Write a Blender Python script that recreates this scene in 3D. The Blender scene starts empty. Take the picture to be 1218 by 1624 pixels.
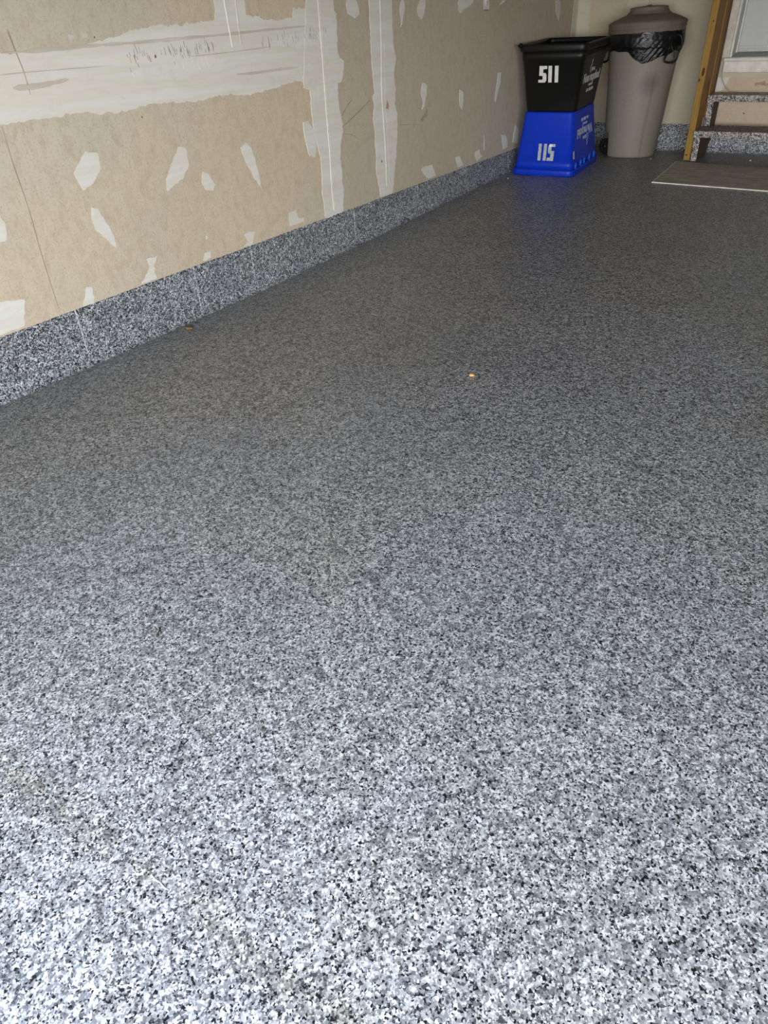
import bpy, bmesh, math, random
from mathutils import Vector, Matrix, noise
random.seed(7)
S = bpy.context.scene
COL = S.collection
PI = math.pi

# ------------------------------------------------------------------ camera
cam_d = bpy.data.cameras.new('camera')
cam = bpy.data.objects.new('camera', cam_d); COL.objects.link(cam)
cr = Vector((0.84219244, 0.53764942, -0.04055853))
cu = Vector((-0.28282143, 0.50455802, 0.81574091))
cf = Vector((-0.45904676, 0.67554001, -0.57699373))
m = Matrix.Identity(4)
for i in range(3):
    m[i][0] = cr[i]; m[i][1] = cu[i]; m[i][2] = -cf[i]
m.translation = Vector((2.17113957, 0.0, 0.87))
cam.matrix_world = m
cam_d.sensor_fit = 'VERTICAL'; cam_d.sensor_height = 24.0
cam_d.lens = 1099.28 / 1624 * 24.0
cam_d.clip_start = 0.02; cam_d.clip_end = 200
S.camera = cam

# ------------------------------------------------------------------ world, light, exposure
S.view_settings.view_transform = 'Standard'; S.view_settings.look = 'None'
S.view_settings.gamma = 1.0; S.view_settings.exposure = 0.0
S.view_settings.use_curve_mapping = False
wd = bpy.data.worlds.new('sky'); S.world = wd; wd.use_nodes = True
nt = wd.node_tree; nt.nodes.clear()
wo = nt.nodes.new('ShaderNodeOutputWorld'); bg = nt.nodes.new('ShaderNodeBackground')
# clear-sky dome: bright hazy horizon, deeper blue overhead
wt = nt.nodes.new('ShaderNodeTexCoord'); ws = nt.nodes.new('ShaderNodeSeparateXYZ'); wr = nt.nodes.new('ShaderNodeValToRGB')
nt.links.new(wt.outputs['Generated'], ws.inputs[0]); nt.links.new(ws.outputs['Z'], wr.inputs[0]); nt.links.new(wr.outputs[0], bg.inputs['Color'])
we = wr.color_ramp.elements
we[0].position = 0.0; we[0].color = (1.0, 0.985, 0.97, 1); we[1].position = 0.9; we[1].color = (0.21, 0.25, 0.315, 1)
e_ = we.new(0.15); e_.color = (0.335, 0.35, 0.368, 1)
bg.inputs['Strength'].default_value = 27.5
nt.links.new(bg.outputs[0], wo.inputs[0])
OPEN_Y, OPEN_X0, OPEN_X1, OPEN_Z = -0.32, 0.9, 4.9, 1.18
pl = bpy.data.lights.new('door_portal', 'AREA'); pl.shape = 'RECTANGLE'; pl.size = OPEN_X1 - OPEN_X0; pl.size_y = OPEN_Z + 0.1
pl.cycles.is_portal = True
plo = bpy.data.objects.new('door_portal', pl); COL.objects.link(plo)
plo.location = ((OPEN_X0 + OPEN_X1) / 2, OPEN_Y - 0.12, (OPEN_Z - 0.1) / 2); plo.rotation_euler = (PI/2, 0, 0)   # faces into the garage

# ------------------------------------------------------------------ material helpers
def mat(name):
    M = bpy.data.materials.new(name); M.use_nodes = True
    n = M.node_tree; b = n.nodes['Principled BSDF']
    return M, n, b
def N(n, t, **k):
    x = n.nodes.new(t)
    for a, v in k.items():
        if a.startswith('i_'): x.inputs[a[2:].replace('_', ' ')].default_value = v
        else: setattr(x, a, v)
    return x
def ramp(n, src, stops, interp='LINEAR'):
    r = n.nodes.new('ShaderNodeValToRGB'); r.color_ramp.interpolation = interp
    e = r.color_ramp.elements
    while len(e) < len(stops): e.new(0.5)
    for k, (p, c) in enumerate(stops):
        e[k].position = p; e[k].color = (*c, 1) if len(c) == 3 else c
    n.links.new(src, r.inputs[0]); return r.outputs[0]
def mix(n, fac, a, b, mode='MIX'):
    x = n.nodes.new('ShaderNodeMix'); x.data_type = 'RGBA'; x.blend_type = mode
    for s, v in ((0, fac), (6, a), (7, b)):
        if hasattr(v, 'is_linked'): n.links.new(v, x.inputs[s])
        else: x.inputs[s].default_value = v if not isinstance(v, tuple) else (*v, 1)[:4]
    return x.outputs[2]
def coords(n, scale=(1, 1, 1), out='Object'):
    t = n.nodes.new('ShaderNodeTexCoord'); mp = n.nodes.new('ShaderNodeMapping')
    mp.inputs['Scale'].default_value = scale
    n.links.new(t.outputs[out], mp.inputs[0]); return mp.outputs[0]
def world_pos(n, scale=(1, 1, 1)):
    t = n.nodes.new('ShaderNodeNewGeometry'); mp = n.nodes.new('ShaderNodeMapping')
    mp.inputs['Scale'].default_value = scale
    n.links.new(t.outputs['Position'], mp.inputs[0]); return mp.outputs[0]
def nz(n, vec, scale, detail=3, rough=0.55, dist=0.0):
    x = N(n, 'ShaderNodeTexNoise'); x.inputs['Scale'].default_value = scale
    x.inputs['Detail'].default_value = detail; x.inputs['Roughness'].default_value = rough
    x.inputs['Distortion'].default_value = dist
    n.links.new(vec, x.inputs['Vector']); return x.outputs['Fac']
def bump(n, b, h, strength=0.2, dist=0.002):
    x = N(n, 'ShaderNodeBump'); x.inputs['Strength'].default_value = strength
    x.inputs['Distance'].default_value = dist
    n.links.new(h, x.inputs['Height']); n.links.new(x.outputs[0], b.inputs['Normal'])
def L(n, a, b): n.links.new(a, b)

def plastic(name, col, rough=0.45, var=0.12, spec=0.5):
    M, n, b = mat(name)
    f = nz(n, coords(n), 9, 4)
    lo = tuple(c * (1 - var) for c in col); hi = tuple(min(1, c * (1 + var)) for c in col)
    L(n, ramp(n, f, [(0.3, lo), (0.7, hi)]), b.inputs['Base Color'])
    b.inputs['Roughness'].default_value = rough
    b.inputs['Specular IOR Level'].default_value = spec
    bump(n, b, nz(n, coords(n), 300, 2), 0.08, 0.001)
    return M

def flake(name, stops, coat=0.0, rough=0.42, size=0.0040, stain=False, spec=0.4):
    M, n, b = mat(name)
    P = world_pos(n)
    # wobble the lattice so the chips are irregular
    w = N(n, 'ShaderNodeTexNoise'); w.inputs['Scale'].default_value = 260; w.inputs['Detail'].default_value = 1
    L(n, P, w.inputs['Vector'])
    sub = N(n, 'ShaderNodeVectorMath', operation='SUBTRACT'); L(n, w.outputs['Color'], sub.inputs[0]); sub.inputs[1].default_value = (.5, .5, .5)
    sc = N(n, 'ShaderNodeVectorMath', operation='SCALE'); L(n, sub.outputs[0], sc.inputs[0]); sc.inputs['Scale'].default_value = size * 0.9
    ad = N(n, 'ShaderNodeVectorMath', operation='ADD'); L(n, P, ad.inputs[0]); L(n, sc.outputs[0], ad.inputs[1])
    v = N(n, 'ShaderNodeTexVoronoi'); v.inputs['Scale'].default_value = 1 / size; L(n, ad.outputs[0], v.inputs['Vector'])
    sp = N(n, 'ShaderNodeSeparateColor'); L(n, v.outputs['Color'], sp.inputs[0])
    c = ramp(n, sp.outputs[0], stops, 'CONSTANT')
    # smaller chips lying over the first layer
    v2 = N(n, 'ShaderNodeTexVoronoi'); v2.inputs['Scale'].default_value = 1.7 / size; L(n, ad.outputs[0], v2.inputs['Vector'])
    s2 = N(n, 'ShaderNodeSeparateColor'); L(n, v2.outputs['Color'], s2.inputs[0])
    c2 = ramp(n, s2.outputs[1], stops, 'CONSTANT')
    msk = ramp(n, s2.outputs[2], [(0, (0, 0, 0)), (0.62, (1, 1, 1))], 'CONSTANT')
    c = mix(n, msk, c, c2)
    # chips bunch together in small light and dark clusters
    v3 = N(n, 'ShaderNodeTexVoronoi'); v3.inputs['Scale'].default_value = 0.36 / size; L(n, ad.outputs[0], v3.inputs['Vector'])
    s3 = N(n, 'ShaderNodeSeparateColor'); L(n, v3.outputs['Color'], s3.inputs[0])
    c = mix(n, 1.0, c, ramp(n, s3.outputs[0], [(0, (.58,) * 3), (.22, (.80,) * 3), (.45, (.95,) * 3), (.7, (1, 1, 1))], 'CONSTANT'), 'MULTIPLY')
    cl = ramp(n, nz(n, P, 3.2, 4), [(0.3, (.86, .86, .87)), (0.7, (1, 1, 1))])
    c = mix(n, 1.0, c, cl, 'MULTIPLY')
    if stain:
        # rusty dirt that has collected along the old saw cut near the big door
        sx = N(n, 'ShaderNodeSeparateXYZ'); L(n, P, sx.inputs[0])
        a = N(n, 'ShaderNodeMath', operation='ADD'); L(n, sx.outputs['Y'], a.inputs[0]); a.inputs[1].default_value = -0.222
        ab = N(n, 'ShaderNodeMath', operation='ABSOLUTE'); L(n, a.outputs[0], ab.inputs[0])
        line = ramp(n, ab.outputs[0], [(0.0, (1, 1, 1)), (0.035, (0, 0, 0))])
        br = ramp(n, nz(n, P, 7, 3), [(0.42, (0, 0, 0)), (0.62, (.75, .75, .75))])
        k = mix(n, 1.0, line, br, 'MULTIPLY')
        c = mix(n, k, c, mix(n, 1.0, c, (0.86, 0.78, 0.62), 'MULTIPLY'))
        bl = ramp(n, nz(n, P, 1.6, 5, 0.6), [(0.5, (0, 0, 0)), (0.75, (.7, .7, .7))])
        c = mix(n, bl, c, mix(n, 1.0, c, (0.90, 0.85, 0.74), 'MULTIPLY'))
    L(n, c, b.inputs['Base Color'])
    b.inputs['Roughness'].default_value = rough
    b.inputs['Specular IOR Level'].default_value = spec
    b.inputs['Coat Weight'].default_value = coat; b.inputs['Coat Roughness'].default_value = 0.38
    bump(n, b, sp.outputs[1], 0.25, 0.0006)
    return M

CH = [(0.0, (0.012, 0.013, 0.016)), (0.11, (0.10, 0.104, 0.115)), (0.25, (0.25, 0.255, 0.27)),
      (0.50, (0.43, 0.435, 0.44)), (0.76, (0.66, 0.665, 0.67))]
M_floor = flake('flake_floor', CH, coat=0.12, spec=.3, stain=True)
CK = [(0.0, (0.012, 0.013, 0.018)), (0.24, (0.10, 0.11, 0.125)), (0.42, (0.23, 0.25, 0.27)),
      (0.62, (0.45, 0.47, 0.49)), (0.80, (0.76, 0.78, 0.80))]
M_kerb = flake('flake_kerb', CK, rough=0.6, size=0.0046, spec=0.3)
CT = [(0.0, (0.02, 0.015, 0.015)), (0.26, (0.10, 0.09, 0.09)), (0.40, (0.36, 0.33, 0.31)), (0.7, (0.62, 0.58, 0.55))]
M_tread = flake('flake_tread', CT, rough=0.5, size=0.0065, spec=0.3)

def drywall(name, base, fibre, amt=1.0, grey=None):
    M, n, b = mat(name); P = world_pos(n)
    big = nz(n, P, 1.1, 4)
    c = ramp(n, big, [(0.3, tuple(x * 0.93 for x in base)), (0.7, tuple(min(1, x * 1.05) for x in base))])
    if name == 'drywall_paper':                                       # a greyer sheet begins past the second taped seam
        sy = N(n, 'ShaderNodeSeparateXYZ'); L(n, P, sy.inputs[0])
        gt = N(n, 'ShaderNodeMath', operation='GREATER_THAN'); L(n, sy.outputs['Y'], gt.inputs[0]); gt.inputs[1].default_value = 2.9
        ml = N(n, 'ShaderNodeMath', operation='MULTIPLY'); L(n, gt.outputs[0], ml.inputs[0]); ml.inputs[1].default_value = 0.75
        c = mix(n, ml.outputs[0], c, (0.50, 0.455, 0.36))
    if grey:
        g = ramp(n, nz(n, P, 0.9, 3), [(0.46, (0, 0, 0)), (0.66, (.7, .7, .7))])
        c = mix(n, g, c, grey)
    mo = nz(n, world_pos(n, (1, 1, .7)), 26, 5, 0.7, 0.6)
    c = mix(n, ramp(n, mo, [(0.45, (0, 0, 0)), (0.72, (.38 * amt,) * 3)]), c, fibre)
    sp = nz(n, P, 120, 4, 0.75)
    c = mix(n, ramp(n, sp, [(0.52, (0, 0, 0)), (0.70, (.60 * amt,) * 3)]), c, fibre)
    fb = nz(n, world_pos(n, (1, 190, 30)), 1.0, 5, 0.75, 1.8)
    c = mix(n, ramp(n, fb, [(0.57, (0, 0, 0)), (0.68, (.5 * amt,) * 3)]), c, fibre)
    L(n, c, b.inputs['Base Color']); b.inputs['Roughness'].default_value = 0.9
    b.inputs['Specular IOR Level'].default_value = 0.15
    bump(n, b, nz(n, P, 180, 3), 0.15, 0.001)
    return M
M_dry = drywall('drywall_paper', (0.66, 0.56, 0.42), (0.38, 0.27, 0.18), 1.0, (0.57, 0.535, 0.435))
M_back = drywall('back_drywall', (0.52, 0.47, 0.345), (0.40, 0.33, 0.22), 0.4, (0.54, 0.50, 0.40))
M_tan = drywall('stair_drywall', (0.56, 0.46, 0.35), (0.40, 0.28, 0.2), 0.8)

def compound(name, a, bcol):
    M, n, b = mat(name)
    st = nz(n, world_pos(n, (1, 0.8, 9)), 2.2, 5, 0.6, 0.4)
    c = ramp(n, st, [(0.30, a), (0.44, bcol), (0.56, tuple(x * .90 for x in a)), (0.70, bcol)])
    c = mix(n, ramp(n, nz(n, world_pos(n, (1, 1, 2)), 9, 6, 0.7, 0.8), [(0.54, (0, 0, 0)), (0.72, (.6,) * 3)]), c, tuple(x * .80 for x in a))
    sp = nz(n, world_pos(n), 70, 4, 0.7)
    c = mix(n, ramp(n, sp, [(0.66, (0, 0, 0)), (0.82, (.35,) * 3)]), c, (0.36, 0.33, 0.29))
    L(n, c, b.inputs['Base Color']); b.inputs['Roughness'].default_value = 0.8
    b.inputs['Specular IOR Level'].default_value = 0.2
    bump(n, b, nz(n, world_pos(n, (1, 1, 6)), 14, 5), 0.25, 0.002)
    return M
M_comp = compound('joint_compound', (0.80, 0.76, 0.66), (0.75, 0.74, 0.69))
M_comp2 = compound('joint_compound_dull', (0.68, 0.64, 0.55), (0.64, 0.62, 0.56))
M_comp3 = compound('joint_compound_painted', (0.60, 0.555, 0.44), (0.57, 0.54, 0.44))
M_ridge = compound('compound_ridge', (0.62, 0.57, 0.48), (0.66, 0.62, 0.54))
M_lightridge = compound('compound_bright_ridge', (0.80, 0.765, 0.66), (0.78, 0.76, 0.69))

def simple(name, col, rough=0.6, metal=0.0, scale=20, var=0.15, spec=0.4):
    M, n, b = mat(name); P = coords(n)
    L(n, ramp(n, nz(n, P, scale, 4), [(0.3, tuple(x * (1 - var) for x in col)), (0.7, tuple(min(1, x * (1 + var)) for x in col))]), b.inputs['Base Color'])
    b.inputs['Roughness'].default_value = rough; b.inputs['Metallic'].default_value = metal
    b.inputs['Specular IOR Level'].default_value = spec
    return M
M_white = simple('white_paint', (0.66, 0.64, 0.58), 0.5)
M_trim = simple('trim_paint', (0.54, 0.50, 0.42), 0.6, var=0.2)
M_door = simple('door_paint', (0.48, 0.495, 0.49), 0.45, var=0.04)
M_alu = simple('threshold_metal', (0.33, 0.33, 0.32), 0.45, 0.3)
M_dark = simple('dark_mark', (0.10, 0.09, 0.075), 0.8)
M_pencil = simple('pencil_line', (0.20, 0.18, 0.15), 0.8)
M_crease = simple('crease', (0.36, 0.29, 0.21), 0.9)
M_gap = simple('dark_gap', (0.05, 0.04, 0.03), 0.9)
M_red = simple('red_pencil', (0.55, 0.30, 0.26), 0.8)
M_joint = flake('kerb_joint', [(0, (0.25, 0.26, 0.28)), (0.22, (0.70, 0.72, 0.74)), (0.5, (0.95, 0.96, 0.97))], size=0.006)
M_plate = simple('plate_plastic', (0.75, 0.74, 0.70), 0.35)
M_sticker = simple('sticker', (0.68, 0.68, 0.64), 0.5, scale=60, var=0.12)
M_sticker2 = simple('worn_sticker', (0.42, 0.47, 0.47), 0.5, scale=90, var=0.3)
M_print = simple('white_print', (0.46, 0.46, 0.45), 0.5)
M_print2 = simple('blue_box_print', (0.42, 0.48, 0.62), 0.5)
M_paper = simple('torn_paper', (0.85, 0.85, 0.83), 0.6)
M_black = plastic('black_plastic', (0.006, 0.006, 0.0055), 0.42, 0.2, 0.3)
M_blue = plastic('blue_plastic', (0.002, 0.034, 0.50), 0.42, 0.08, 0.3)
M_rubber = plastic('black_rubber', (0.008, 0.008, 0.008), 0.55)
M_lid = plastic('lid_plastic', (0.165, 0.135, 0.105), 0.6, 0.15, 0.3)
M_brown = simple('leaf_brown', (0.22, 0.14, 0.06), 0.8)
M_seed = simple('seed_orange', (0.62, 0.36, 0.12), 0.6)
M_crumb = simple('crumb_white', (0.75, 0.75, 0.72), 0.6)
M_wire = simple('cable_grey', (0.42, 0.38, 0.30), 0.5)
M_concrete = simple('driveway_concrete', (0.08, 0.08, 0.08), 0.9, scale=4)
M_ceiling = simple('ceiling_board', (0.25, 0.22, 0.18), 0.9)

def can_mat():
    M, n, b = mat('can_plastic'); P = coords(n)
    c = ramp(n, nz(n, P, 260, 3, 0.7), [(0.35, (0.20, 0.185, 0.15)), (0.68, (0.275, 0.255, 0.21))])
    c = mix(n, ramp(n, nz(n, P, 4, 4), [(0.4, (0, 0, 0)), (0.7, (.45,) * 3)]), c, (0.22, 0.195, 0.16))
    # soft round darker smudge on the front right of the body
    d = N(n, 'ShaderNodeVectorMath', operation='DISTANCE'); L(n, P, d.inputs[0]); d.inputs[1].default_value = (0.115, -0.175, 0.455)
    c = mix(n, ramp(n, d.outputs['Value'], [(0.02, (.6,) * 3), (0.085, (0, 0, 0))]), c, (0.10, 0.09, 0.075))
    L(n, c, b.inputs['Base Color']); b.inputs['Roughness'].default_value = 0.55; b.inputs['Specular IOR Level'].default_value = 0.35
    bump(n, b, nz(n, P, 400, 2), 0.1, 0.001)
    return M
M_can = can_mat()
def bag_mat():
    M, n, b = mat('bag_film'); P = coords(n)
    b.inputs['Base Color'].default_value = (0.008, 0.008, 0.009, 1)
    L(n, ramp(n, nz(n, P, 30, 3), [(0.4, (0.006, 0.006, 0.007)), (0.7, (0.012, 0.012, 0.013))]), b.inputs['Base Color'])
    b.inputs['Roughness'].default_value = 0.28
    bump(n, b, nz(n, coords(n, (1, 1, 2.5)), 22, 6, 0.6, 0.8), 0.6, 0.006)
    return M
M_bag = bag_mat()
def wood(name, light, dark, knot=True):
    M, n, b = mat(name)
    P = coords(n, (1, 1, 0.06))
    f = nz(n, P, 55, 5, 0.6, 1.2)
    c = ramp(n, f, [(0.30, dark), (0.52, light), (0.72, tuple(x * 1.08 for x in light))])
    v = N(n, 'ShaderNodeTexVoronoi'); v.inputs['Scale'].default_value = 3.1
    L(n, coords(n, (2.2, 2.2, 1.0)), v.inputs['Vector'])
    k = ramp(n, v.outputs['Distance'], [(0.07, (1, 1, 1)), (0.13, (0, 0, 0))])
    c = mix(n, k, c, (0.05, 0.025, 0.01))
    L(n, c, b.inputs['Base Color']); b.inputs['Roughness'].default_value = 0.7; b.inputs['Specular IOR Level'].default_value = 0.3
    bump(n, b, f, 0.2, 0.001)
    return M
M_wood = wood('yellow_stud', (0.315, 0.185, 0.038), (0.24, 0.125, 0.024))
M_wood2 = wood('brown_stud', (0.29, 0.155, 0.038), (0.15, 0.07, 0.018))
M_wood3 = wood('dark_stud', (0.15, 0.075, 0.035), (0.08, 0.04, 0.02))
M_stringer = wood('stringer_board', (0.085, 0.05, 0.034), (0.05, 0.03, 0.02))
def mat_mat():
    M, n, b = mat('mat_weave')
    a = nz(n, coords(n, (2.0, 9, 1)), 4.0, 6, 0.75, 1.0)
    c = ramp(n, a, [(0.32, (0.27, 0.245, 0.195)), (0.5, (0.45, 0.415, 0.34)), (0.66, (0.66, 0.62, 0.54))])
    c = mix(n, ramp(n, nz(n, coords(n), 110, 3, 0.8), [(0.55, (0, 0, 0)), (0.75, (.5,) * 3)]), c, (0.66, 0.63, 0.55))
    L(n, c, b.inputs['Base Color']); b.inputs['Roughness'].default_value = 0.7
    bump(n, b, a, 0.4, 0.002)
    return M
M_mat = mat_mat()
M_matedge = simple('mat_edge', (0.70, 0.67, 0.60), 0.6)

M_knot = simple('knot_wood', (0.06, 0.03, 0.012), .8)
M_stain = simple('stain_brown', (0.40, 0.33, 0.25), .9)
# ------------------------------------------------------------------ object helpers
def obj(name, bm, m, parent=None, smooth=False, loc=None):
    me = bpy.data.meshes.new(name); 
    bmesh.ops.recalc_face_normals(bm, faces=bm.faces[:])
    bm.to_mesh(me); bm.free()
    o = bpy.data.objects.new(name, me); COL.objects.link(o)
    if m is not None: me.materials.append(m)
    if smooth:
        for p in me.polygons: p.use_smooth = True
    if parent is not None: o.parent = parent
    if loc: o.location = loc
    return o
def tag(o, label, cat, group=None):
    o['label'] = label; o['category'] = cat
    if group: o['group'] = group
    return o
def thing(name, label, cat, loc=(0, 0, 0), rz=0, group=None):
    o = bpy.data.objects.new(name, None); COL.objects.link(o)
    o.location = loc; o.rotation_euler = (0, 0, rz); o.empty_display_size = 0.05
    return tag(o, label, cat, group)
def struct(o): o['kind'] = 'structure'; return o
def box(bm, x0, x1, y0, y1, z0, z1, bev=0.0, seg=1):
    r = bmesh.ops.create_cube(bm, size=1)
    for v in r['verts']:
        v.co = Vector((x0 + (v.co.x + .5) * (x1 - x0), y0 + (v.co.y + .5) * (y1 - y0), z0 + (v.co.z + .5) * (z1 - z0)))
    if bev > 0:
        es = list({e for v in r['verts'] for e in v.link_edges})
        bmesh.ops.bevel(bm, geom=es, offset=bev, segments=seg, affect='EDGES')
    return bm
def B(*a, **k): return box(bmesh.new(), *a, **k)
def rings(bm, loops, close=True, cap0=False, cap1=False):
    vs = [[bm.verts.new(p) for p in l] for l in loops]
    for a, b in zip(vs, vs[1:]):
        n_ = len(a)
        for i in range(n_ if close else n_ - 1):
            bm.faces.new((a[i], a[(i + 1) % n_], b[(i + 1) % n_], b[i]))
    if cap0: bm.faces.new(vs[0][::-1])
    if cap1: bm.faces.new(vs[-1])
    return bm
def revolve(bm, prof, seg=64, fn=None):
    loops = []
    for r, z in prof:
        l = []
        for i in range(seg):
            t = 2 * PI * i / seg
            rr, zz = (fn(t, r, z) if fn else (r, z))
            l.append((rr * math.cos(t), rr * math.sin(t), zz))
        loops.append(l)
    return rings(bm, loops)
def tube(bm, pts, r, seg=8, closed=False):
    pts = [Vector(p) for p in pts]; n_ = len(pts); loops = []
    up = Vector((0, 0, 1))
    for i, p in enumerate(pts):
        a = pts[(i - 1) % n_] if (closed or i > 0) else p
        b = pts[(i + 1) % n_] if (closed or i < n_ - 1) else p
        t = (b - a).normalized()
        if i == 0:
            s = t.cross(up); s = s if s.length > .1 else t.cross(Vector((1, 0, 0))); s.normalize()
        else:
            s = (s - t * s.dot(t)).normalized()
        w = t.cross(s)
        loops.append([p + (s * math.cos(2 * PI * k / seg) + w * math.sin(2 * PI * k / seg)) * r for k in range(seg)])
    if closed: loops.append(loops[0]); return rings(bm, loops)
    return rings(bm, loops, cap0=True, cap1=True)
def smooth_path(pts, k=6, closed=False):
    out = []; n_ = len(pts); P = [Vector(p) for p in pts]
    rng = range(n_ if closed else n_ - 1)
    for i in rng:
        p0 = P[(i - 1) % n_] if (closed or i > 0) else P[i]
        p1 = P[i]; p2 = P[(i + 1) % n_]; p3 = P[(i + 2) % n_] if (closed or i < n_ - 2) else p2
        for j in range(k):
            t = j / k
            out.append(0.5 * ((2 * p1) + (p2 - p0) * t + (2 * p0 - 5 * p1 + 4 * p2 - p3) * t * t + (3 * p1 - p0 - 3 * p2 + p3) * t ** 3))
    if not closed: out.append(P[-1])
    return out
def rough_outline(pts, step=0.012, amp=0.003, seed=0):
    out = []; n_ = len(pts); s = 0.0
    for i in range(n_):
        a = Vector(pts[i]); b = Vector(pts[(i + 1) % n_]); d = (b - a); l = d.length
        if l < 1e-6: continue
        k = max(1, int(l / step)); nr = Vector((-d.y, d.x)) / l
        for j in range(k):
            q = a + d * (j / k)
            h = noise.noise(Vector((q.x * 60, q.y * 60, seed * 3.7))) + 0.6 * noise.noise(Vector((q.x * 190, q.y * 190, seed * 1.3)))
            out.append(q + nr * h * amp)
    return out
ZF = [(-3, -.088), (2.3, -.088), (3.1, -.072), (3.75, -.055), (4.4, -.037), (5.0, -.02), (5.6, -.003), (6.01, 0), (8, 0)]
def zf(y):
    for (a, za), (b, zb) in zip(ZF, ZF[1:]):
        if y <= b: return za + (zb - za) * max(0, (y - a)) / (b - a)
    return 0.0

# traced outlines on the left wall, in metres (y, z)
BAND = [[1.389,0.842],[1.469,0.838],[1.582,0.844],[1.688,0.852],[1.811,0.867],[1.915,0.885],[1.964,0.892],[2.092,0.89],[2.21,0.896],[2.279,0.901],[2.434,0.91],[2.494,0.907],[2.535,0.899],[2.6,0.891],[2.688,0.896],[2.709,0.9],[2.723,0.929],[2.802,0.931],[2.87,0.93],[2.828,0.668],[2.784,0.671],[2.742,0.674],[2.689,0.68],[2.604,0.671],[2.514,0.664],[2.409,0.658],[2.364,0.655],[2.302,0.667],[2.255,0.667],[2.175,0.665],[2.133,0.659],[2.049,0.663],[1.936,0.669],[1.849,0.671],[1.78,0.661],[1.709,0.665],[1.665,0.664],[1.586,0.675],[1.466,0.672],[1.406,0.674],[1.348,0.669],[1.322,0.673]]
STUB = [[2.261,0.896],[2.271,0.922],[2.277,0.958],[2.434,0.957],[2.433,0.935],[2.433,0.906]]
SEAMB = [[2.808,0.956],[3.0,0.955],[2.999,0.92],[3.016,0.906],[3.008,0.777],[3.014,0.753],[3.053,0.728],[3.037,0.682],[3.019,0.656],[2.991,0.653],[2.988,0.56],[2.999,0.525],[3.009,0.506],[3.007,0.455],[2.981,0.406],[2.974,0.355],[2.977,0.3],[2.974,0.235],[2.983,0.222],[2.965,0.109],[2.818,0.107],[2.816,0.164],[2.81,0.221],[2.821,0.324],[2.819,0.377],[2.804,0.429],[2.788,0.481],[2.783,0.531],[2.782,0.579],[2.785,0.638],[2.745,0.651],[2.745,0.678]]
SEAMC = [[3.276,0.954],[3.276,0.84],[3.28,0.684],[3.294,0.587],[3.274,0.578],[3.287,0.542],[3.271,0.484],[3.283,0.422],[3.278,0.369],[3.285,0.311],[3.278,0.23],[3.297,0.182],[3.313,0.112],[3.426,0.113],[3.434,0.127],[3.45,0.19],[3.475,0.284],[3.494,0.397],[3.499,0.483],[3.477,0.523],[3.487,0.584],[3.473,0.661],[3.5,0.72],[3.475,0.781],[3.474,0.868],[3.474,0.953]]
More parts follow.
